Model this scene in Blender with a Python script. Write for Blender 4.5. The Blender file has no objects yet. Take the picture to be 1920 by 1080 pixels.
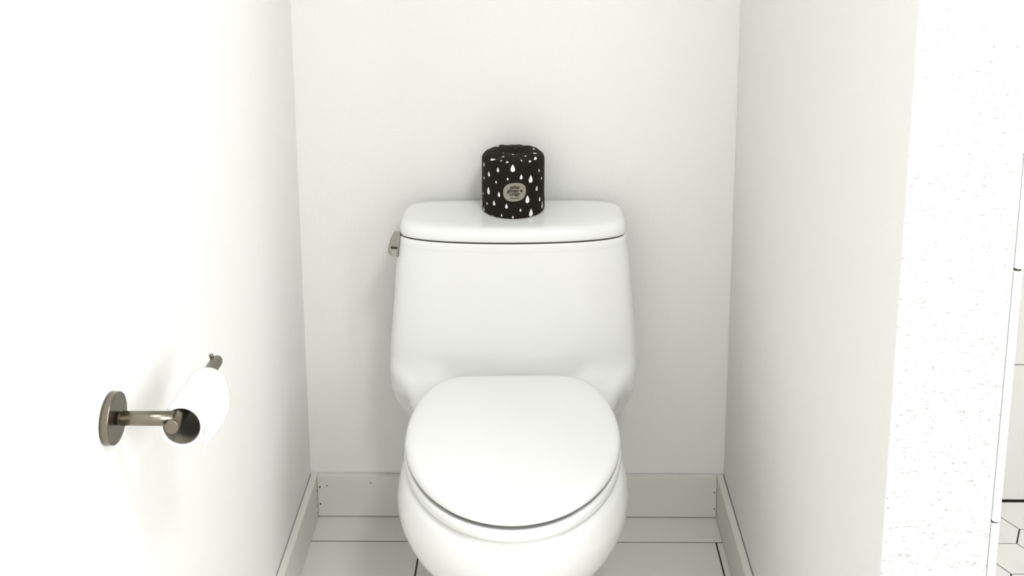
import bpy, bmesh, math, random
import numpy as np
from mathutils import Vector, Matrix
from mathutils.bvhtree import BVHTree

random.seed(7)
PI = math.pi
SC = bpy.context.scene
COL = SC.collection

# ------------------------------------------------------------------ camera
FPX, PX, PY = 1959.58, 979.89, 37.36
PITCH, YAW, ROLL = 0.184319, -0.008346, 0.001969
CAM = Vector((0.47095, -2.013428, 1.454221))
fw = Vector((math.sin(YAW)*math.cos(PITCH), math.cos(YAW)*math.cos(PITCH), -math.sin(PITCH)))
rt = Vector((math.cos(YAW), -math.sin(YAW), 0))
dn = fw.cross(rt)
rt2 = math.cos(ROLL)*rt + math.sin(ROLL)*dn
dn2 = -math.sin(ROLL)*rt + math.cos(ROLL)*dn
cd = bpy.data.cameras.new('camera')
cam = bpy.data.objects.new('camera', cd); COL.objects.link(cam)
M = Matrix((rt2, -dn2, -fw)).transposed().to_4x4(); M.translation = CAM
cam.matrix_world = M
cd.sensor_fit = 'HORIZONTAL'; cd.sensor_width = 36.0
cd.lens = FPX*36.0/1920.0
cd.shift_x = (960-PX)/1920.0
cd.shift_y = (PY-540)/1920.0
cd.clip_start = 0.02; cd.clip_end = 50
SC.camera = cam

# ------------------------------------------------------------------ world, lights, exposure
SC.view_settings.view_transform = 'Standard'
SC.view_settings.look = 'None'
SC.view_settings.gamma = 1.0
SC.view_settings.exposure = 0.12
SC.view_settings.use_curve_mapping = False
W = bpy.data.worlds.new('world'); SC.world = W; W.use_nodes = True
W.node_tree.nodes['Background'].inputs[0].default_value = (0.9, 0.95, 1.0, 1)
W.node_tree.nodes['Background'].inputs[1].default_value = 0.6

def area_light(name, loc, target, sx, sy, power, color, shape='RECTANGLE'):
    l = bpy.data.lights.new(name, 'AREA'); l.shape = shape; l.size = sx
    if shape in ('RECTANGLE', 'ELLIPSE'): l.size_y = sy
    l.energy = power; l.color = color
    o = bpy.data.objects.new(name, l); COL.objects.link(o)
    o.location = loc
    o.rotation_euler = (Vector(target)-Vector(loc)).to_track_quat('-Z', 'Y').to_euler()
    return o
# daylight coming in through the window in the right-hand bathroom wall
WIN = (-2.95, -1.50, 1.10, 2.12)     # y0, y1, z0, z1 of the opening in the right wall
XR = 2.15                          # right wall of the bathroom
YR = -3.3                          # rear wall
area_light('window_daylight', (XR-0.03, (WIN[0]+WIN[1])/2, (WIN[2]+WIN[3])/2), (0, (WIN[0]+WIN[1])/2, (WIN[2]+WIN[3])/2),
           WIN[3]-WIN[2]-0.08, WIN[1]-WIN[0]-0.08, 41, (0.970, 0.985, 1.02))
# ceiling lamp in front of the alcove
LAMP = (0.90, -1.52)
area_light('ceiling_lamp_light', (LAMP[0], LAMP[1], 2.355), (LAMP[0], LAMP[1], 0), 0.34, 0.34, 15.0, (0.975, 0.985, 1.02), 'DISK')
SHW = (1.62, -0.42)
area_light('shower_fill_light', (SHW[0], SHW[1], 2.425), (SHW[0], SHW[1], 0), 0.12, 0.12, 1.2, (0.98, 0.985, 1.0), 'DISK')  # unseen fill light, added to brighten the shower area

# ------------------------------------------------------------------ materials
def mat(name, color, rough=0.5, metal=0.0, coat=0.0, bump=None, vary=None, spec=0.5, aniso=0.0):
    m = bpy.data.materials.new(name); m.use_nodes = True
    nt = m.node_tree; p = nt.nodes['Principled BSDF']
    p.inputs['Base Color'].default_value = (*color, 1)
    p.inputs['Roughness'].default_value = rough
    p.inputs['Metallic'].default_value = metal
    p.inputs['Specular IOR Level'].default_value = spec
    p.inputs['Coat Weight'].default_value = coat
    p.inputs['Coat Roughness'].default_value = 0.05
    tc = nt.nodes.new('ShaderNodeTexCoord')
    if vary:                                       # (scale, second colour, amount, stretch)
        sc, c2, lo, hi, st = vary
        mp = nt.nodes.new('ShaderNodeMapping'); mp.inputs['Scale'].default_value = st
        n = nt.nodes.new('ShaderNodeTexNoise'); n.inputs['Scale'].default_value = sc; n.inputs['Detail'].default_value = 5
        r = nt.nodes.new('ShaderNodeMapRange'); r.inputs[1].default_value = lo; r.inputs[2].default_value = hi
        mx = nt.nodes.new('ShaderNodeMix'); mx.data_type = 'RGBA'
        mx.inputs[6].default_value = (*color, 1); mx.inputs[7].default_value = (*c2, 1)
        nt.links.new(tc.outputs['Object'], mp.inputs[0]); nt.links.new(mp.outputs[0], n.inputs['Vector'])
        nt.links.new(n.outputs['Fac'], r.inputs[0]); nt.links.new(r.outputs[0], mx.inputs[0])
        nt.links.new(mx.outputs[2], p.inputs['Base Color'])
    if bump:                                       # (scale, strength, distance, stretch)
        sc, strength, dist, st = bump
        mp = nt.nodes.new('ShaderNodeMapping'); mp.inputs['Scale'].default_value = st
        n = nt.nodes.new('ShaderNodeTexNoise'); n.inputs['Scale'].default_value = sc; n.inputs['Detail'].default_value = 3
        b = nt.nodes.new('ShaderNodeBump'); b.inputs['Strength'].default_value = strength; b.inputs['Distance'].default_value = dist
        nt.links.new(tc.outputs['Object'], mp.inputs[0]); nt.links.new(mp.outputs[0], n.inputs['Vector'])
        nt.links.new(n.outputs['Fac'], b.inputs['Height']); nt.links.new(b.outputs[0], p.inputs['Normal'])
    return m

PAINT = (0.832, 0.828, 0.798)
MT = {
 'paint': mat('wall_paint', PAINT, 0.65, bump=(170, 0.35, 0.0012, (1, 1, 1.5)), spec=0.3),
 'ceiling': mat('ceiling_paint', (0.82, 0.81, 0.78), 0.8, bump=(120, 0.3, 0.001, (1, 1, 1))),
 'base': mat('baseboard_paint', (0.72, 0.705, 0.65), 0.4, bump=(60, 0.12, 0.0008, (0.3, 0.3, 1))),
 'tile': mat('floor_tile', (0.74, 0.725, 0.67), 0.38, bump=(40, 0.05, 0.0005, (1, 1, 1)), vary=(3, (0.70, 0.685, 0.63), 0.4, 0.7, (1, 3, 1))),
 'hex': mat('hex_tile', (0.80, 0.79, 0.76), 0.35, vary=(6, (0.72, 0.71, 0.68), 0.5, 0.75, (3, 1, 1))),
 'walltile': mat('wall_tile', (0.78, 0.77, 0.74), 0.28, vary=(5, (0.71, 0.70, 0.67), 0.52, 0.75, (3, 1, 1))),
 'grout': mat('grout', (0.03, 0.024, 0.017), 0.9, bump=(300, 0.3, 0.0006, (1, 1, 1))),
 'trimtile': mat('edge_trim', (0.86, 0.855, 0.84), 0.2),
 'porcelain': mat('porcelain', (0.81, 0.81, 0.795), 0.09, coat=0.3),
 'seat': mat('seat_plastic', (0.84, 0.84, 0.83), 0.14),
 'chrome': mat('chrome', (0.30, 0.29, 0.265), 0.16, 1.0),
 'nickel': mat('brushed_nickel', (0.215, 0.19, 0.15), 0.29, 1.0, bump=(220, 0.06, 0.0004, (0.05, 1, 1))),
 'nickel_dark': mat('dark_joint', (0.06, 0.05, 0.04), 0.4, 1.0),
 'tissue': mat('tissue_paper', (0.92, 0.92, 0.91), 0.95, bump=(260, 0.25, 0.0006, (1, 1, 1)), spec=0.1),
 'card': mat('cardboard', (0.20, 0.175, 0.135), 0.7),
 'wrap': mat('black_wrapper', (0.0105, 0.0082, 0.0052), 0.7, bump=(90, 0.25, 0.0009, (1, 1, 0.4)), spec=0.15),
 'wrap_white': mat('white_print', (0.84, 0.84, 0.82), 0.55),
 'badge': mat('badge_print', (0.30, 0.28, 0.225), 0.6, vary=(900, (0.25, 0.22, 0.165), 0.45, 0.6, (1, 1, 1))),
 'ink': mat('ink', (0.02, 0.016, 0.011), 0.6),
 'nailhole_and_gap_shade': mat('nail_hole', (0.03, 0.022, 0.015), 0.9),  # also colours the painted shade under the tank lid
 'frame': mat('window_frame', (0.8, 0.8, 0.78), 0.4),
}
# the partition's end carries a coarser trowelled texture with small pits
pe = mat('partition_paint', PAINT, 0.65, bump=(170, 0.35, 0.0012, (1, 1, 1.5)), spec=0.3); MT['paint_end'] = pe
nt = pe.node_tree; pb = nt.nodes['Principled BSDF']; b0 = nt.nodes['Bump']
ge = nt.nodes.new('ShaderNodeNewGeometry'); sx_ = nt.nodes.new('ShaderNodeSeparateXYZ'); ab = nt.nodes.new('ShaderNodeMath'); ab.operation = 'ABSOLUTE'
nt.links.new(ge.outputs['True Normal'], sx_.inputs[0]); nt.links.new(sx_.outputs['Y'], ab.inputs[0])
tcn = nt.nodes.new('ShaderNodeTexCoord'); mpn = nt.nodes.new('ShaderNodeMapping'); mpn.inputs['Scale'].default_value = (1, 1, 2.6); mpn.inputs['Rotation'].default_value = (0, 0.25, 0)
nn = nt.nodes.new('ShaderNodeTexNoise'); nn.inputs['Scale'].default_value = 125; nn.inputs['Detail'].default_value = 4; nn.inputs['Roughness'].default_value = 0.6
mr = nt.nodes.new('ShaderNodeMapRange'); mr.inputs[1].default_value = 0.60; mr.inputs[2].default_value = 0.78
mu = nt.nodes.new('ShaderNodeMath'); mu.operation = 'MULTIPLY'
b1 = nt.nodes.new('ShaderNodeBump'); b1.invert = True; b1.inputs['Strength'].default_value = 1.0; b1.inputs['Distance'].default_value = 0.0032
nt.links.new(tcn.outputs['Object'], mpn.inputs[0]); nt.links.new(mpn.outputs[0], nn.inputs['Vector']); nt.links.new(nn.outputs['Fac'], mr.inputs[0])
nt.links.new(mr.outputs[0], mu.inputs[0]); nt.links.new(ab.outputs[0], mu.inputs[1]); nt.links.new(mu.outputs[0], b1.inputs['Height'])
nt.links.new(b0.outputs[0], b1.inputs['Normal']); nt.links.new(b1.outputs[0], pb.inputs['Normal'])
g = bpy.data.materials.new('frosted_glass'); g.use_nodes = True
gp = g.node_tree.nodes['Principled BSDF']; gp.inputs['Base Color'].default_value = (0.9, 0.93, 0.95, 1)
gp.inputs['Roughness'].default_value = 0.4; gp.inputs['Transmission Weight'].default_value = 0.9
MT['glass'] = g
e = bpy.data.materials.new('lamp_diffuser'); e.use_nodes = True
ep = e.node_tree.nodes['Principled BSDF']; ep.inputs['Emission Color'].default_value = (1, 0.985, 0.965, 1)
ep.inputs['Emission Strength'].default_value = 4.0
MT['diffuser'] = e

# ------------------------------------------------------------------ mesh helpers
def link(name, me, m, parent=None, smooth=False):
    o = bpy.data.objects.new(name, me); COL.objects.link(o)
    if m is not None:
        me.materials.clear(); me.materials.append(MT[m] if isinstance(m, str) else m)
    if smooth: me.polygons.foreach_set('use_smooth', [True]*len(me.polygons))
    if parent: o.parent = parent
    return o
def from_bm(name, bm, m, parent=None, smooth=False):
    bmesh.ops.recalc_face_normals(bm, faces=bm.faces)
    me = bpy.data.meshes.new(name); bm.to_mesh(me); bm.free()
    return link(name, me, m, parent, smooth)
def tag(o, label, cat, group=None, kind=None):
    o['label'] = label; o['category'] = cat
    if group: o['group'] = group
    if kind: o['kind'] = kind
    return o
def empty(name, loc, rz=0):
    o = bpy.data.objects.new(name, None); COL.objects.link(o)
    o.location = loc; o.rotation_euler = (0, 0, rz); o.empty_display_size = 0.05
    return o
def add_box(bm, x0, x1, y0, y1, z0, z1, bev=0.0, seg=2):
    r = bmesh.ops.create_cube(bm, size=1.0)
    vs = r['verts']
    for v in vs:
        v.co = Vector((x0+(v.co.x+.5)*(x1-x0), y0+(v.co.y+.5)*(y1-y0), z0+(v.co.z+.5)*(z1-z0)))
    if bev > 0:
        es = list({e for v in vs for e in v.link_edges})
        bmesh.ops.bevel(bm, geom=es, offset=bev, segments=seg, profile=0.6, affect='EDGES')
def box(name, dims, m, parent=None, bev=0.0, seg=2):
    bm = bmesh.new(); add_box(bm, *dims, bev=bev, seg=seg)
    return from_bm(name, bm, m, parent)
def lathe_bm(profile, n=48, cap=True, origin=Vector((0, 0, 0)), axis=Vector((0, 0, 1))):
    """profile: list of (radius, height) along axis"""
    bm = bmesh.new()
    q = Vector((0, 0, 1)).rotation_difference(axis.normalized()).to_matrix()
    rings = []
    for r, h in profile:
        if r < 1e-6:
            rings.append([bm.verts.new(origin+q@Vector((0, 0, h)))])
        else:
            rings.append([bm.verts.new(origin+q@Vector((r*math.cos(2*PI*i/n), r*math.sin(2*PI*i/n), h))) for i in range(n)])
    for a, b in zip(rings[:-1], rings[1:]):
        for i in range(n):
            j = (i+1) % n
            f = [a[i % len(a)], a[j % len(a)], b[j % len(b)], b[i % len(b)]]
            f2 = []
            for v in f:
                if v not in f2: f2.append(v)
            if len(f2) > 2: bm.faces.new(f2)
    return bm
def loft(rings, close_start=True, close_end=True, cyclic=False):
    """rings: list of lists of Vectors (same length, closed loops)"""
    bm = bmesh.new(); R = [[bm.verts.new(p) for p in r] for r in rings]
    n = len(R[0]); pairs = list(zip(R[:-1], R[1:]))
    if cyclic: pairs.append((R[-1], R[0]))
    for a, b in pairs:
        for i in range(n):
            j = (i+1) % n; bm.faces.new((a[i], a[j], b[j], b[i]))
    if not cyclic:
        for ring, do in ((R[0], close_start), (R[-1], close_end)):
            if do:
                c = bm.verts.new(sum((v.co for v in ring), Vector())/n)
                for i in range(n): bm.faces.new((ring[i], ring[(i+1) % n], c))
    return bm
def struct(o, label, cat):
    return tag(o, label, cat, kind='structure')

# ------------------------------------------------------------------ the room shell
AW = 0.880        # alcove width
SY = -0.9255      # front of the partition
SX1 = 1.0040      # its right side
YB = 0.052        # tiled back wall of the shower
H = 2.44
GZ = -0.0018       # grout level (tiles' tops at z = 0)

floor = struct(box('floor', (-0.1, XR+0.1, YR-0.1, YB+0.1, -0.1, GZ), 'grout'), 'floor of large pale tiles with thin dark grout joints', 'floor')
struct(box('wall_left', (-0.1, 0, YR-0.1, 0, GZ, H), 'paint'), 'bright white painted wall on the left with the paper holder', 'wall')
struct(box('wall_back', (-0.1, SX1-0.02, 0, YB+0.1, GZ, H), 'paint'), 'white painted wall behind the toilet', 'wall')
struct(box('wall_right', (AW, SX1, SY, 0, GZ, H), 'paint_end', bev=0.003), 'white painted partition on the right with a brightly lit front end', 'wall')
wsb = struct(box('wall_shower_back', (SX1, XR+0.1, YB, YB+0.1, GZ, H), 'grout'), 'pale tiled wall beyond the partition at the right edge', 'wall')
struct(box('ceiling', (-0.1, XR+0.1, YR-0.1, YB+0.1, H, H+0.1), 'ceiling'), 'flat white bathroom ceiling', 'ceiling')
struct(box('wall_rear', (-0.1, XR+0.1, YR-0.1, YR, GZ, H), 'paint'), 'white painted wall behind the camera', 'wall')
bm = bmesh.new()
y0, y1, z0, z1 = WIN
add_box(bm, XR, XR+.1, YR, y0, GZ, H); add_box(bm, XR, XR+.1, y1, YB, GZ, H)
add_box(bm, XR, XR+.1, y0, y1, GZ, z0); add_box(bm, XR, XR+.1, y0, y1, z1, H)
struct(from_bm('wall_far_right', bm, 'paint'), 'white wall with the window on the far right of the bathroom', 'wall')
w1 = struct(empty('window_1', (XR+0.05, (y0+y1)/2, z0)), 'frosted window in the far right wall of the bathroom', 'window')
bm = bmesh.new(); ww, hh = (y1-y0)/2, z1-z0
for d in ((-ww, -ww+.04, 0, hh), (ww-.04, ww, 0, hh), (-ww+.04, ww-.04, 0, .04), (-ww+.04, ww-.04, hh-.04, hh)):
    add_box(bm, -.03, .03, d[0], d[1], d[2], d[3])
from_bm('window_frame', bm, 'frame', w1)
box('pane', (-.004, .004, -ww+.04, ww-.04, .04, hh-.04), 'glass', w1)
cl = tag(empty('ceiling_light', (LAMP[0], LAMP[1], H)), 'round flush ceiling lamp in front of the toilet alcove', 'lamp')
from_bm('lamp_base', lathe_bm([(0, 0), (.17, 0), (.17, -.03), (.16, -.035), (0, -.035)]), 'frame', cl, True)
from_bm('diffuser', lathe_bm([(.155, -.035), (.15, -.055), (.12, -.068), (.06, -.074), (0, -.076)]), 'diffuser', cl, True)

sl = tag(empty('shower_fill_fixture', (SHW[0], SHW[1], H)), 'small round fill light added in the ceiling over the shower', 'lamp')  # fixture made up to hold the added shower fill
from_bm('lamp_base', lathe_bm([(.06, 0), (.085, 0), (.085, -.006), (.075, -.009), (.06, -.006), (.06, 0)]), 'frame', sl, True)
from_bm('diffuser', lathe_bm([(.06, -.004), (.03, -.006), (0, -.006)]), 'diffuser', sl, True)

# floor tiles 24 x 12 in
def tile_mesh(name, sx, sy, sz, bev=0.0006):
    bm = bmesh.new(); add_box(bm, 0, sx, 0, sy, -sz, 0, bev=bev, seg=1)
    bmesh.ops.recalc_face_normals(bm, faces=bm.faces)
    me = bpy.data.meshes.new(name); bm.to_mesh(me); bm.free(); return me
TW, TD, G = 0.610, 0.306, 0.0034
def place_tiles(parent, m, rects, to_world, name='tile'):
    """rects u0,u1,v0,v1 in the surface plane; shares meshes between equal sizes"""
    cache = {}
    for u0, u1, v0, v1 in rects:
        k = (round(u1-u0, 4), round(v1-v0, 4))
        if k[0] < .004 or k[1] < .004: continue
        if k not in cache:
            cache[k] = tile_mesh(name, k[0], k[1], 0.0095); cache[k].materials.append(MT[m])
        o = bpy.data.objects.new(name, cache[k]); COL.objects.link(o); o.parent = parent
        o.matrix_local = to_world(u0, v0)
rects = []
ys = [-0.0893-TD*i for i in range(-1, 11)]
for r, yt in enumerate(ys):
    yb = yt-TD
    off = 0.2416 if r % 2 == 1 else 0.2416+TW/2
    k = -2
    while off+k*TW < XR:
        a, b = off+k*TW, off+(k+1)*TW
        a, b = max(a+G/2, 0.001), min(b-G/2, XR-.001)
        t, q = min(yt-G/2, -.001), max(yb+G/2, YR+.001)
        if b > a and t > q:
            if t <= SY-0.005 or b <= AW: rects.append((a, b, q, t))
            else:                                   # the tile runs into the partition / shower
                if a < AW: rects.append((a, AW-.001, q, t))
                if q < SY and b > AW: rects.append((max(a, AW+.001), b, q, SY-.002))
        k += 1
place_tiles(floor, 'tile', rects, lambda u, v: Matrix.Translation((u, v, 0)), 'floor_tile')

# hexagonal shower floor
s = 0.0515
def hexmesh():
    bm = bmesh.new(); q = s-0.0016
    top = [Vector((q*math.cos(k*PI/3), q*math.sin(k*PI/3), 0)) for k in range(6)]
    R = [[p+Vector((0, 0, -.0095)) for p in top], [p+Vector((0, 0, -.001)) for p in top], [p*0.982 for p in top]]
    bm2 = loft(R); bmesh.ops.recalc_face_normals(bm2, faces=bm2.faces)
    me = bpy.data.meshes.new('hexagon_tile'); bm2.to_mesh(me); bm2.free(); bm.free(); me.materials.append(MT['hex']); return me
hm = hexmesh(); cx0, cy0 = 1.4181+s/2, -0.0888-s*math.sqrt(3)/2
for i in range(-6, 16):
    for j in range(-12, 4):
        x = cx0+1.5*s*i; y = cy0+math.sqrt(3)*s*(j+(0.5 if i % 2 else 0))
        if SX1-.03 < x < XR+.03 and SY+0.045 < y < YB+.03:
            o = bpy.data.objects.new('hexagon_tile', hm); COL.objects.link(o); o.parent = floor; o.location = (x, y, 0)

struct(box('trim_2', (SX1+.011, XR-.001, SY-.001, SY+.085, -.0017, .006), 'trimtile', bev=.002), 'flat white threshold strip at the edge of the shower floor', 'trim')

# shower wall tiles, 12 x 24 in
rects = []
for r in range(9):
    za = 0.322+(r-1)*0.3075 if r else .0018
    zb = 0.322+r*0.3075
    off = SX1+.012 if r % 2 else SX1+.012-.305
    k = 0
    while off+k*.6125 < XR:
        a, b = max(off+k*.6125, SX1+.0115), min(off+(k+1)*.6125-.0025, XR-.002)
        if b > a: rects.append((a, b, za+.00125, min(zb, H-.002)-.00125))
        k += 1
place_tiles(wsb, 'walltile', rects, lambda u, v: Matrix(((1, 0, 0, u), (0, 0, -1, YB-.004), (0, 1, 0, v), (0, 0, 0, 1))), 'wall_tile')
wss = struct(box('wall_shower_side', (SX1+.0002, SX1+.002, SY+.004, YB-.001, GZ, H-.001), 'grout'), 'tiled shower side of the partition', 'wall')
rects = []
for r in range(9):
    za = 0.322+(r-1)*0.3075 if r else .0018
    zb = 0.322+r*0.3075
    for k in range(2):
        a = SY+.006+k*.4845; rects.append((a+.001, min(a+.4845, YB-.012)-.001, za+.00125, min(zb, H-.002)-.00125))
place_tiles(wss, 'walltile', rects, lambda u, v: Matrix(((0, 0, 1, SX1+.0085), (1, 0, 0, u), (0, 1, 0, v), (0, 0, 0, 1))), 'wall_tile')

# rounded edge trim on the shower corner of the partition
tr = struct(empty('trim_1', (SX1, SY, 0)), 'glossy white rounded edge trim up the partition corner', 'trim')
def trim_piece(z0, z1):
    prof = [(.0002, .012)] + [(.0002+.0051*(1-math.cos(t)), -.0005-.003*math.sin(t)) for t in np.linspace(0, PI/2, 6)] + \
           [(.0053+.0042*math.sin(t), -.0035+.0042*(1-math.cos(t))) for t in np.linspace(0, PI/2, 6)] + [(.0095, .012)]
    bm = loft([[Vector((x, y, z)) for x, y in prof] for z in (z0, z1)])
    return from_bm('trim_piece', bm, 'trimtile', tr)
zj = [-.003, 0.349, 0.660, 0.971, 1.282, 1.593, 1.904, 2.215, H-.001]
for a, b in zip(zj[:-1], zj[1:]): trim_piece(a+.0018, b-.0018)
box('joint_backing', (.0012, .008, .0005, .011, -.003, H-.002), 'grout', tr)

# baseboards, boards nailed along the foot of the walls
BH, BT = 0.0962, 0.0135
bb = struct(box('baseboard_back', (BT+.0026, AW-BT-.0026, -BT, -.0018, .0022, BH), 'base', bev=.0007), 'white flat baseboard behind the toilet with nail holes', 'baseboard')
def nail(x, y, z, n, parent, r=.0016, sx=1.0):
    bm = lathe_bm([(0, .0006), (r*.7, .0006), (r, .0001), (r, -.0008), (0, -.0008)], 12, axis=Vector(n))
    for v in bm.verts: v.co.x *= sx if abs(n[1]) > .5 else 1; v.co += Vector((x, y, z))
    from_bm('nail_hole', bm, 'nailhole_and_gap_shade', parent)
for x, z, r, sx in ((.021, .071, .0018, 1), (.021, .031, .0018, 1), (.036, .074, .0011, 2), (.129, .081, .001, 2), (.859, .061, .0014, 1), (.860, .022, .0014, 1)):
    nail(x, -BT, z, (0, -1, 0), bb, r, sx)
bl = struct(box('baseboard_left', (.0020, BT+.0020, YR+.001, -.001, .0022, BH), 'base', bev=.0007), 'white flat baseboard along the left wall', 'baseboard')
br = struct(box('baseboard_right', (AW-BT-.0020, AW-.0020, SY+.002, -.001, .0022, BH), 'base', bev=.0007), 'white flat baseboard along the right partition', 'baseboard')
for z in (.066, .030): nail(BT+.0020, -.020, z, (1, 0, 0), bl, .0014)

# ------------------------------------------------------------------ the toilet
TOI = Vector((0.4345, 0, 0)); TROT = 0.0125
toilet = tag(empty('toilet', TOI, TROT), 'white one-piece ceramic toilet with closed lid in the alcove', 'toilet')
Tinv = (Matrix.Translation(TOI) @ Matrix.Rotation(TROT, 4, 'Z')).inverted()

def smin(a, b, k):
    h = np.clip(0.5+0.5*(b-a)/k, 0, 1)
    return b*(1-h)+a*h-k*h*(1-h)
def smax(a, b, k): return -smin(-a, -b, k)
def curve(z, zs, vs):
    """smooth (Catmull-Rom / PCHIP like) interpolation through a table"""
    zs = np.array(zs, float); vs = np.array(vs, float)
    m = np.gradient(vs, zs)
    zc = np.clip(z, zs[0], zs[-1]); i = np.clip(np.searchsorted(zs, zc)-1, 0, len(zs)-2)
    h = zs[i+1]-zs[i]; t = (zc-zs[i])/h
    return ((2*t**3-3*t**2+1)*vs[i]+(t**3-2*t**2+t)*h*m[i]+(-2*t**3+3*t**2)*vs[i+1]+(t**3-t**2)*h*m[i+1])
TZ = [.20, .25, .303, .345, .395, .46, .55, .64, .70]
TWD = [.105, .150, .204, .2315, .2395, .2390, .2305, .2225, .2140]
TFZ = [.25, .40, .48, .60, .70]; TFR = [-.165, -.178, -.183, -.187, -.190]
def tank_sec(x, y, w, front, back=-.026, bow=.022, p=5.5):
    yc = (front+back)/2; hd = (back-front)/2
    xr = np.abs(x)/w
    hy = np.where(y < yc, hd-bow*np.minimum(xr, 1.1)**2, hd)
    q = (xr**p+(np.abs(y-yc)/hy)**p+1e-12)**(1/p)
    return (q-1)*hd
def f_body(x, y, z):
    w = curve(z, TZ, TWD)
    fr = curve(z, TFZ, TFR)
    tank = tank_sec(x, y, w, fr)
    tank = smax(tank, z-.6880, .008); tank = smax(tank, .20-z, .03)
    # deck that carries the seat hinges
    hw = curve(-y, [.02, .12, .16, .20, .25, .30, .36], [.200, .205, .205, .196, .173, .156, .145])-.9*np.clip(.375-z, 0, 1)
    deck = smax(np.abs(x)-hw, z-.399, .022)
    deck = smax(deck, .27-z, .03); deck = smax(deck, -.36-y, .02); deck = smax(deck, y+.03, .02)
    # bowl and foot
    zz = [0, .04, .09, .14, .19, .24, .29, .34, .37, .394]
    a = curve(z, zz, [.104, .098, .092, .096, .114, .150, .182, .1955, .191, .182])
    F = curve(z, zz, [.455, .45, .45, .47, .510, .562, .596, .611, .610, .604])
    yc = -.40+.06*np.clip((.25-z)/.25, 0, 1)
    L = np.where(y < yc, F+yc, yc+.10+0*z)
    L = np.where(y < yc, L, -yc-.10)
    pq = np.where(y < yc, 2.15, 2.4)
    q = ((np.abs(x)/a)**pq+(np.abs(y-yc)/L)**pq+1e-12)**(1/pq)
    bowl = (q-1)*a*.9
    bowl = smax(bowl, z-.3945, .016); bowl = smax(bowl, -.0-z, .004)
    b = smin(bowl, deck, .03)
    return smin(b, tank, .045)
def surface_nets(f, lo, hi, h):
    ax = [np.arange(lo[i], hi[i]+h, h) for i in range(3)]
    X, Y, Z = np.meshgrid(*ax, indexing='ij')
    V = f(X, Y, Z); S = V < 0
    n = S.shape
    c = np.zeros(tuple(k-1 for k in n), int)
    for dx in (0, 1):
        for dy in (0, 1):
            for dz in (0, 1):
                c += S[dx:n[0]-1+dx, dy:n[1]-1+dy, dz:n[2]-1+dz]
    act = (c > 0) & (c < 8)
    idx = -np.ones(act.shape, int); idx[act] = np.arange(act.sum())
    I = np.argwhere(act)
    P = np.array(lo)+(I+.5)*h
    faces = []
    for d in range(3):
        sl0 = [slice(None)]*3; sl1 = [slice(None)]*3
        sl0[d] = slice(0, n[d]-1); sl1[d] = slice(1, n[d])
        A, B = S[tuple(sl0)], S[tuple(sl1)]
        E = np.argwhere(A != B)
        e1, e2 = [(1, 2), (2, 0), (0, 1)][d]
        E = E[(E[:, e1] > 0) & (E[:, e2] > 0) & (E[:, e1] < n[e1]-1) & (E[:, e2] < n[e2]-1)]
        ins = A[tuple(E.T)]
        def at(o1, o2):
            q = E.copy(); q[:, e1] += o1; q[:, e2] += o2; return idx[tuple(q.T)]
        q = np.stack([at(-1, -1), at(0, -1), at(0, 0), at(-1, 0)], 1)
        q[~ins] = q[~ins][:, ::-1]
        faces.append(q)
    Fq = np.concatenate(faces)
    e = 4e-4
    def grad(P):
        return np.stack([(f(*(P+np.eye(3)[i]*e).T)-f(*(P-np.eye(3)[i]*e).T))/(2*e) for i in range(3)], 1)
    # relax along the surface, then project on it
    for it in range(6):
        acc = np.zeros_like(P); cnt = np.zeros(len(P))
        for k in range(4):
            for kk in (1, 3):
                np.add.at(acc, Fq[:, k], P[Fq[:, (k+kk) % 4]]); np.add.at(cnt, Fq[:, k], 1)
        P = .4*P+.6*acc/np.maximum(cnt, 1)[:, None]
        for j in range(2):
            g = grad(P); v = f(*P.T); st = v[:, None]*g/np.maximum((g**2).sum(1), .05)[:, None]
            ln = np.linalg.norm(st, axis=1, keepdims=True); P = P-st*np.minimum(1, .5*h/np.maximum(ln, 1e-9))
    return P, Fq
P, Fq = surface_nets(f_body, (-.27, -.64, -.012), (.27, 0.0, .71), .0058)
me = bpy.data.meshes.new('body'); me.from_pydata(P.tolist(), [], Fq.tolist()); me.update()
link('body', me, 'porcelain', toilet, True)

# tank lid
def tank_outline(inset, n=160, w=.2152, front=-.1915):
    pts = []
    for i in range(n):
        a = 2*PI*i/n
        d = np.array([math.cos(a)*.25, math.sin(a)*.12]); lo, hi = 0.0, 2.0
        for _ in range(40):
            m = (lo+hi)/2; v = tank_sec(np.array(d[0]*m), np.array(-.108+d[1]*m), w-inset, front+inset, (-.025 if front == -.1915 else -.026)-inset, .022, 5.5)
            if v < 0: lo = m
            else: hi = m
        pts.append((d[0]*lo, -.108+d[1]*lo))
    return pts
prof = [(.020, .6965), (.003, .6943), (.0008, .6955), (0, .699), (.0004, .706), (.0018, .7125), (.0045, .7170), (.0085, .7198), (.014, .7212), (.028, .7218), (.05, .722)]
rings = [[Vector((x, y, z)) for x, y in tank_outline(i)] for i, z in prof]
from_bm('tank_lid', loft(rings), 'porcelain', toilet, True)

def tank_outline_at(z, off): return tank_outline(-off, 160, float(curve(np.array(z), TZ, TWD)), float(curve(np.array(z), TFZ, TFR)))
rings = [[Vector((x, y, z)) for x, y in tank_outline_at(zq, o_)] for z, zq, o_ in ((.6744, .6744, -.0012), (.6750, .6750, .00003), (.6755, .6755, .0001), (.680, .680, .0002), (.684, .684, .0003), (.6900, .69, .0002), (.6913, .69, -.0006), (.6918, .69, -.0022))]
from_bm('tank_rim', loft(rings, close_start=False), 'porcelain', toilet, True)
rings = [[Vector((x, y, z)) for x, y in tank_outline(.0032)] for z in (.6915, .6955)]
from_bm('lid_gap_shade', loft(rings), 'nailhole_and_gap_shade', toilet)  # dark band standing in for the shade in the gap under the lid

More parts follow.
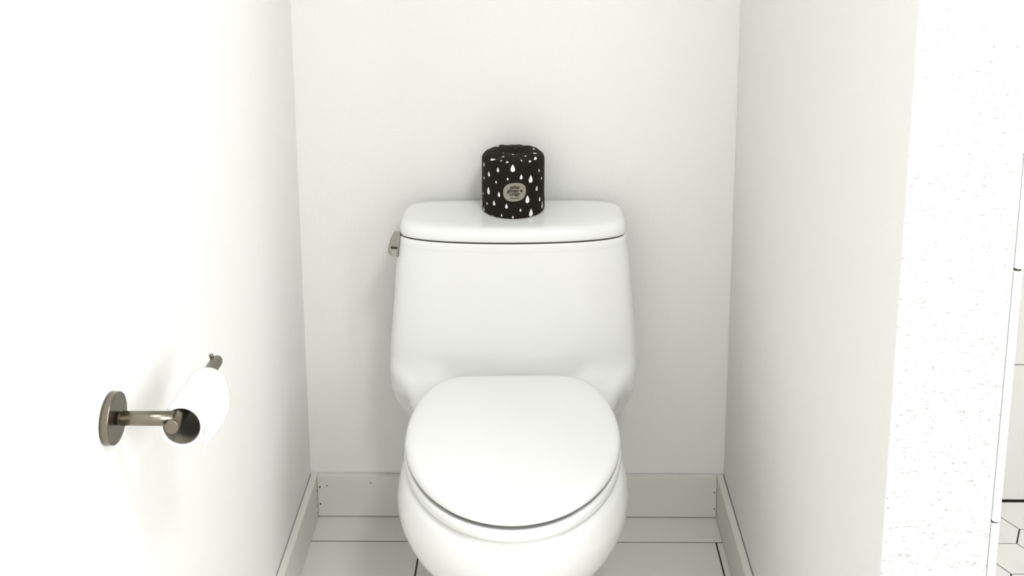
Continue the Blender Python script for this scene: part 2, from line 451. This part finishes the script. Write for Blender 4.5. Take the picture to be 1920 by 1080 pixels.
# seat lid and seat ring
LY = [-.200, -.2005, -.203, -.212, -.236, -.262, -.300, -.340, -.380, -.412, -.450, -.485, -.525, -.558, -.588, -.607, -.616, -.618]
LW = [0, .085, .112, .130, .151, .1635, .1755, .1820, .1840, .1830, .1760, .1650, .1455, .1220, .0900, .0560, .0240, 0]
def lid_outline(n=140):
    pts = [(w, y) for w, y in zip(LW, LY)] + [(-w, y) for w, y in list(zip(LW, LY))[-2:0:-1]]
    P = np.array(pts); Q = np.vstack([P, P[:1]]); d = np.r_[0, np.cumsum(np.hypot(*np.diff(Q, axis=0).T))]
    t = np.linspace(0, d[-1], 600, endpoint=False)
    R = np.stack([np.interp(t, d, Q[:, 0]), np.interp(t, d, Q[:, 1])], 1)
    for _ in range(60): R = .5*R+.25*(np.roll(R, 1, 0)+np.roll(R, -1, 0))
    k = (np.arange(n)*600/n).astype(int); R = R[k]
    R[:, 0] = (R[:, 0]-R[(-np.arange(n)) % n, 0])/2; R[:, 1] = (R[:, 1]+R[(-np.arange(n)) % n, 1])/2
    return R
LO = lid_outline()
def inset(R, d):
    t = np.roll(R, -1, 0)-np.roll(R, 1, 0); t /= np.linalg.norm(t, axis=1, keepdims=True)
    c = R.mean(0); nrm = np.stack([t[:, 1], -t[:, 0]], 1)
    if ((c-R)*nrm).sum() < 0: nrm = -nrm
    Q = R+nrm*d
    if abs(d) > .012:
        for _ in range(10): Q = .5*Q+.25*(np.roll(Q, 1, 0)+np.roll(Q, -1, 0))
    return Q
def ring3(R, z): return [Vector((x, y, z)) for x, y in R]
prof = [(.03, .4335), (.006, .4330), (.0055, .4238), (.0010, .4234), (0, .4250), (.0002, .4285), (.0012, .4325), (.0035, .4362), (.0075, .4390), (.014, .4408), (.026, .4420)]
rings = [ring3(inset(LO, i), z) for i, z in prof]
c0 = LO.mean(0); base = inset(LO, .026)
for k, z in ((.8, .4432), (.6, .4442), (.4, .4449), (.2, .4453)): rings.append(ring3(c0+(base-c0)*k, z))
from_bm('seat_lid', loft(rings), 'seat', toilet, True)
prof = [(.006, .3955), (.0006, .3968), (-.0008, .3985), (-.0012, .406), (-.0008, .4120), (.0006, .4145), (.0025, .4154), (.009, .4130), (.03, .4095), (.05, .4075), (.055, .403), (.052, .397), (.03, .3950)]
rings = [ring3(inset(LO, i), z) for i, z in prof]
from_bm('seat', loft(rings, cyclic=True), 'seat', toilet, True)
for sx in (-1, 1):
    bm = lathe_bm([(0, -.022), (.009, -.022), (.0105, -.02), (.0105, .02), (.009, .022), (0, .022)], 24, origin=Vector((sx*.07, -.196, .4105)), axis=Vector((1, 0, 0)))
    add_box(bm, sx*.07-.014, sx*.07+.014, -.207, -.185, .396, .412, .002)
    from_bm('hinge', bm, 'seat', toilet, True)
    bm = lathe_bm([(0, .4340), (.0085, .4340), (.0085, .4140), (.007, .4100), (0, .4100)], 20, origin=Vector((sx*.10, -.545, 0)))
    from_bm('bumper', bm, 'seat', toilet, True)

# flush lever on the left side of the tank
lev = [(.212, .704), (.224, .704), (.224, .694), (.222, .682), (.218, .654), (.207, .655), (.199, .661), (.200, .673), (.204, .688)]
lv = empty('flush_lever', (0, 0, 0)); lv.parent = toilet; lv['label'] = 'chrome flush lever on the tank side'
def L3(x, y, z): return Tinv @ Vector((x, y, z-.0045))
mid = Vector((.2115, 0, .680))
def levring(y, s, dz=0): return [L3(mid.x+(x-mid.x)*s-.002*0, y, mid.z+(z-mid.z)*s+dz) for x, z in lev]
rings = [levring(-.098, .72, -.026), levring(-.102, .80, -.024), levring(-.146, 1.0), levring(-.149, .985), levring(-.150, .94)]
bm = loft(rings)
from_bm('lever_handle', bm, 'chrome', lv)
def prism(name, quad, ys_front, y_back, m):
    bm = bmesh.new()
    a = [bm.verts.new(L3(x, yf, z)) for (x, z), yf in zip(quad, ys_front)]; b = [bm.verts.new(L3(x, y_back, z)) for x, z in quad]
    bm.faces.new(a); bm.faces.new(b[::-1])
    for i in range(4): bm.faces.new((a[i], a[(i+1) % 4], b[(i+1) % 4], b[i]))
    return from_bm(name, bm, m, lv)
prism('groove', [(.2048, .6755), (.2178, .6745), (.2172, .6700), (.2058, .6710)], (-.1503,)*4, -.148, 'nickel_dark')
prism('finger_pad', [(.2060, .6700), (.2168, .6690), (.2158, .6580), (.2080, .6595)], (-.1503, -.1503, -.1565, -.1565), -.148, 'chrome')
o = L3(.200, -.112, .666)
from_bm('pivot', lathe_bm([(0, 0), (.011, 0), (.012, .002), (.012, .026), (0, .026)], 28, origin=o, axis=Vector((1, 0, 0))), 'chrome', lv, True)

# ------------------------------------------------------------------ wrapped toilet roll on the tank
RC = Vector((.436, -.082, .722)); RR, RH = .0605, .113
roll = tag(empty('wrapped_toilet_roll', RC), 'toilet roll in black wrapper with white drops standing on the tank lid', 'toilet roll')
def wrap_pt(a, r, z, top):
    # gathered paper: pleats radiate on the top, slight waviness on the side
    if top > 0:
        k = min(1, top)
        pl = .0007*math.sin(9*a+7*r/RR)+.0005*math.sin(17*a-5*r/RR+1)+.0008*math.sin(5*a+2)
        z += pl*k*min(1, r/.02)
        r *= 1+.010*k*math.sin(11*a)
    else:
        r *= 1+.0035*math.sin(5*a+z*60)+.0025*math.sin(9*a-z*110+1)
    return Vector((r*math.sin(a), -r*math.cos(a), z))
NW = 144
prof = [(0, .0008, 0), (.045, .0004, 0), (.0575, .0004, 0), (.0598, .0018, 0), (.0605, .005, 0)]
prof += [(.0605, z, 0) for z in np.linspace(.012, .100, 16)]
prof += [(.0605-.0105*(1-math.cos(t)), .102+.0105*math.sin(t), .15+.5*t) for t in np.linspace(.15, PI/2, 7)]
prof += [(.044, .1140, 1), (.036, .1150, 1), (.028, .1152, 1), (.021, .1148, 1), (.015, .1135, .9), (.010, .111, .7), (.005, .1085, .3)]
rings = [[wrap_pt(2*PI*i/NW, r, z, t) for i in range(NW)] for r, z, t in prof[1:]]
wrapper = from_bm('wrapper', loft(rings), 'wrap', roll, True)
bv = BVHTree.FromPolygons([v.co.copy() for v in wrapper.data.vertices], [tuple(p.vertices) for p in wrapper.data.polygons])
def stick(p, off):
    co, n, i, d = bv.find_nearest(p)
    a = Vector((co.x, co.y, 0))
    if n.dot(Vector((co.x, co.y, co.z-.06))) < 0: n = -n
    return co+n*off
def drop_shape(k=18):
    # unit teardrop: height 1 (tip up), width 1
    out = []
    for i in range(k):
        t = 2*PI*i/k
        out.append((.5*math.sin(t)*math.sin(t/2)**1.3*1.12, .5*math.cos(t)))
    return out
DS = drop_shape()
def put_patch(bm, shape, fn, off, steps=3):
    rings = [[bm.verts.new(stick(fn(x*s, y*s), off)) for x, y in shape] for s in [(j+1)/steps for j in range(steps)]]
    c = bm.verts.new(stick(fn(0, 0), off)); n = len(shape)
    for i in range(n):
        j = (i+1) % n; bm.faces.new((c, rings[0][i], rings[0][j]))
        for a, b in zip(rings[:-1], rings[1:]): bm.faces.new((a[i], b[i], b[j], a[j]))
DROPS = [(0.005, 0.8234, 0.0104, 0.0151), (-0.473, 0.8183, 0.006, 0.0099), (-0.836, 0.8053, 0.0071, 0.0103), (-1.137, 0.7924, 0.0053, 0.0057), (-1.134, 0.8194, 0.006, 0.0087), (-0.537, 0.7936, 0.0037, 0.0061), (-0.153, 0.8021, 0.0041, 0.0056), (0.269, 0.8056, 0.0065, 0.0099), (0.591, 0.7991, 0.0107, 0.0157), (0.957, 0.8105, 0.005, 0.0063), (1.109, 0.7924, 0.005, 0.0057), (0.835, 0.777, 0.0066, 0.01), (-0.872, 0.7719, 0.0099, 0.0154), (-1.24, 0.7592, 0.005, 0.0051), (-0.443, 0.77, 0.006, 0.01), (0.475, 0.7601, 0.0103, 0.0158), (0.992, 0.753, 0.0059, 0.0096), (-0.947, 0.7448, 0.0049, 0.0059), (-0.629, 0.7505, 0.0067, 0.0101), (-0.195, 0.7484, 0.0061, 0.0098), (0.24, 0.7404, 0.0042, 0.0057), (1.164, 0.7379, 0.0073, 0.0149), (-1.161, 0.7298, 0.0057, 0.0086), (0.603, 0.7319, 0.0108, 0.0159), (-0.358, 0.7291, 0.0034, 0.0062), (0.004, 0.7271, 0.0038, 0.0058), (-0.678, 0.7245, 0.0029, 0.0034)]
rnd = random.Random(3)
for i in range(5):                                   # the print goes on round the back
    for j in range(7):
        k = rnd.choice((.6, 1, 1.5))
        DROPS.append((1.55+j*.50+(i % 2)*.22, .733+i*.021, .0065*k, .0102*k))
def drop_obj(fn, off):
    bm = bmesh.new(); put_patch(bm, DS, fn, off); from_bm('printed_drop', bm, 'wrap_white', roll)
for ph, z, w, h in DROPS:
    def fn(x, y, ph=ph, z=z, w=w, h=h):
        a = ph+x*w/RR; return Vector((RR*math.sin(a), -RR*math.cos(a), z-RC.z+y*h))
    drop_obj(fn, .00035)
TOPS = [(-0.04, -0.04, 0.0141, 0.0068), (-0.019, -0.034, 0.0056, 0.0052), (-0.022, -0.052, 0.0041, 0.0037), (-0.019, -0.012, 0.0041, 0.0037), (-0.003, -0.005, 0.0028, 0.0074), (0.0, -0.022, 0.0053, 0.0037), (0.024, -0.027, 0.0031, 0.0052), (0.017, -0.050, 0.0031, 0.0063), (0.045, -0.036, 0.0078, 0.010), (0.042, -0.012, 0.0072, 0.0037), (-0.011, -0.057, 0.0041, 0.007), (0.034, -0.050, 0.0056, 0.008), (-.03, .03, .006, .005), (.02, .035, .005, .008), (.04, .02, .004, .006)]
for i, (tx, ty, w, h) in enumerate(TOPS):
    ang = rnd.uniform(-.5, .5)
    def fn(x, y, tx=tx, ty=ty, w=w, h=h, ang=ang):
        X, Y = x*w*1.35, y*h*1.3
        return Vector((tx+X*math.cos(ang)-Y*math.sin(ang), ty+X*math.sin(ang)+Y*math.cos(ang), .116))
    drop_obj(fn, .0004)
# round badge with lettering
BPH, BZ, BWID, BHGT = .063, .7761-RC.z, .0430, .0366
def badge_shape(k=40):
    out = []
    for i in range(k):
        t = 2*PI*i/k; c, s_ = math.cos(t), math.sin(t)
        r = 1/((abs(c)**2.5+abs(s_)**2.5)**(1/2.5)) * (1+.03*math.cos(2*(t-.6)))
        out.append((.5*c*r, .5*s_*r))
    return out
def on_side(u, v, off):
    a = BPH+u/RR; r = RR+off
    return stick(Vector((r*math.sin(a), -r*math.cos(a), BZ+v)), off)
bm = bmesh.new()
put_patch(bm, badge_shape(), lambda x, y: Vector((RR*math.sin(BPH+x*BWID/RR), -RR*math.cos(BPH+x*BWID/RR), BZ+y*BHGT)), .0005, 5)
badge = from_bm('badge', bm, 'badge', roll); badge['label'] = 'grey rounded badge with dark lettering'
dg = bpy.context.evaluated_depsgraph_get()
def text_line(txt, width, zc, xh):
    cu = bpy.data.curves.new('lettering', 'FONT'); cu.body = txt; cu.align_x = 'CENTER'; cu.shear = .22; cu.offset = .042; cu.size = 1; cu.resolution_u = 3
    to = bpy.data.objects.new('lettering', cu); COL.objects.link(to)
    bpy.context.view_layer.update(); dg.update()
    me = bpy.data.meshes.new_from_object(to.evaluated_get(bpy.context.evaluated_depsgraph_get()))
    bpy.data.objects.remove(to); bpy.data.curves.remove(cu)
    X = [v.co.x for v in me.vertices]; k = width/(max(X)-min(X)); xm = (max(X)+min(X))/2
    ky = xh/.5
    for v in me.vertices:
        v.co = on_side((v.co.x-xm)*k, zc+(v.co.y-.25)*ky, .0009)
    o = link('lettering', me, 'ink', badge); o['label'] = 'dark printed words'
text_line('who', .0185, .7853-.7761, .0050)
text_line('gives a', .0300, .7785-.7761, .0050)
text_line('crap', .0190, .7720-.7761, .0050)
bm = bmesh.new()
for i in range(7):
    u0 = -.0082+i*.0164/7
    q = [on_side(u0+.0000, -.0118-.0007, .0009), on_side(u0+.0021, -.0118-.0007, .0009), on_side(u0+.0021, -.0118+.0007, .0009), on_side(u0, -.0118+.0007, .0009)]
    bm.faces.new([bm.verts.new(p) for p in q])
from_bm('lettering', bm, 'ink', badge)

# ------------------------------------------------------------------ paper holder on the left wall
HY, HZ = -.953, .805
hold = tag(empty('toilet_paper_holder', (0, HY, HZ)), 'brushed nickel toilet paper holder on the left wall', 'paper holder')
RX, RZ = .0735, -.0045
fl = from_bm('flange', lathe_bm([(0, .0002), (.0285, .0002), (.0285, .0085), (.0280, .0095), (.0272, .0098), (0, .0098)], 64, axis=Vector((1, 0, 0))), 'nickel', hold)
from_bm('joint_ring', lathe_bm([(0, .0097), (.0072, .0097), (.0072, .0145), (0, .0145)], 32, axis=Vector((1, 0, 0))), 'nickel_dark', hold)
from_bm('arm', lathe_bm([(0, .0142), (.0074, .0142), (.0079, .0147), (.0079, RX), (0, RX)], 40, axis=Vector((1, 0, 0))), 'nickel', hold, False)
rod_end = .160; TILT = .070; RAX = Vector((0, math.cos(TILT), -math.sin(TILT)))
from_bm('rod', lathe_bm([(0, -.0120), (.0072, -.0120), (.0078, -.0112), (.0078, .0), (.0078, rod_end-.006), (.0062, rod_end-.001), (.003, rod_end), (0, rod_end)], 40,
        origin=Vector((RX, 0, RZ)), axis=RAX), 'nickel', hold, False)
from_bm('pin', lathe_bm([(0, 0), (.0028, 0), (.0028, .0092), (.0022, .0100), (0, .0100)], 20, origin=Vector((RX-.004, 0, RZ))+RAX*(rod_end-.006), axis=Vector((-.25, 0, 1))), 'nickel', hold, False)
for o in hold.children:
    for p in o.data.polygons: p.use_smooth = abs(p.normal.x) < .9 and len(p.vertices) == 4 if o.name.startswith(('flange', 'arm', 'joint')) else len(p.vertices) == 4 and abs(p.normal.y) < .8

# nearly used up roll hanging on the rod
CR = .0205                      # core inner radius
CZ = HZ+RZ-.0121
tp = tag(empty('toilet_paper_roll', (RX+.0025, HY+.0125, CZ-.0125*math.tan(TILT))), 'nearly used white toilet paper roll on the holder', 'toilet paper')
LEN = .096
tp.rotation_euler = (-TILT, 0, 0)
def tube(name, ri, ro, l0, l1, m):
    return from_bm(name, lathe_bm([(ri, l0), (ro, l0), (ro, l1), (ri, l1), (ri, l0)], 64, axis=Vector((0, 1, 0))), m, tp, True)
tube('core', CR, CR+.0008, .0006, LEN-.0006, 'card')
bm = lathe_bm([(CR+.0009, 0), (CR+.0045, 0), (CR+.0045, LEN), (CR+.0009, LEN), (CR+.0009, 0)], 64, axis=Vector((0, 1, 0)))
o = from_bm('paper', bm, 'tissue', tp, True)
for p in o.data.polygons: p.use_smooth = abs(p.normal.y) < .5
# loose sheet: leaves the top of the roll and hangs on the room side
ro = CR+.0050; path = []
for t in np.linspace(PI*.72, .12, 18): path.append((ro*math.cos(t), ro*math.sin(t)))
for k, (dx, dz) in enumerate(((.0008, -.008), (.0018, -.016), (.0020, -.024), (.0012, -.031), (-.0012, -.038))):
    path.append((path[17][0]+dx, path[17][1]+dz))
rings = []; NL = 14
for i, (x, z) in enumerate(path):
    row = []
    for j in range(NL+1):
        v = j/NL; y = .0005+v*(LEN-.001)
        zz = z
        if i >= 18: zz += (.0030*math.sin(4*v+.5)+(.003 if v > .72 else 0))*(i-17)/5
        xx = x+(.001*math.sin(6*v+i*.5) if i > 17 else 0)
        row.append(Vector((xx, y, zz)))
    rings.append(row)
bm = bmesh.new(); V0 = [[bm.verts.new(p) for p in r] for r in rings]
for a, b in zip(V0[:-1], V0[1:]):
    for j in range(NL): bm.faces.new((a[j], a[j+1], b[j+1], b[j]))
bmesh.ops.recalc_face_normals(bm, faces=bm.faces)
ret = bmesh.ops.solidify(bm, geom=bm.faces[:], thickness=.0004)
from_bm('loose_sheet', bm, 'tissue', tp, True)
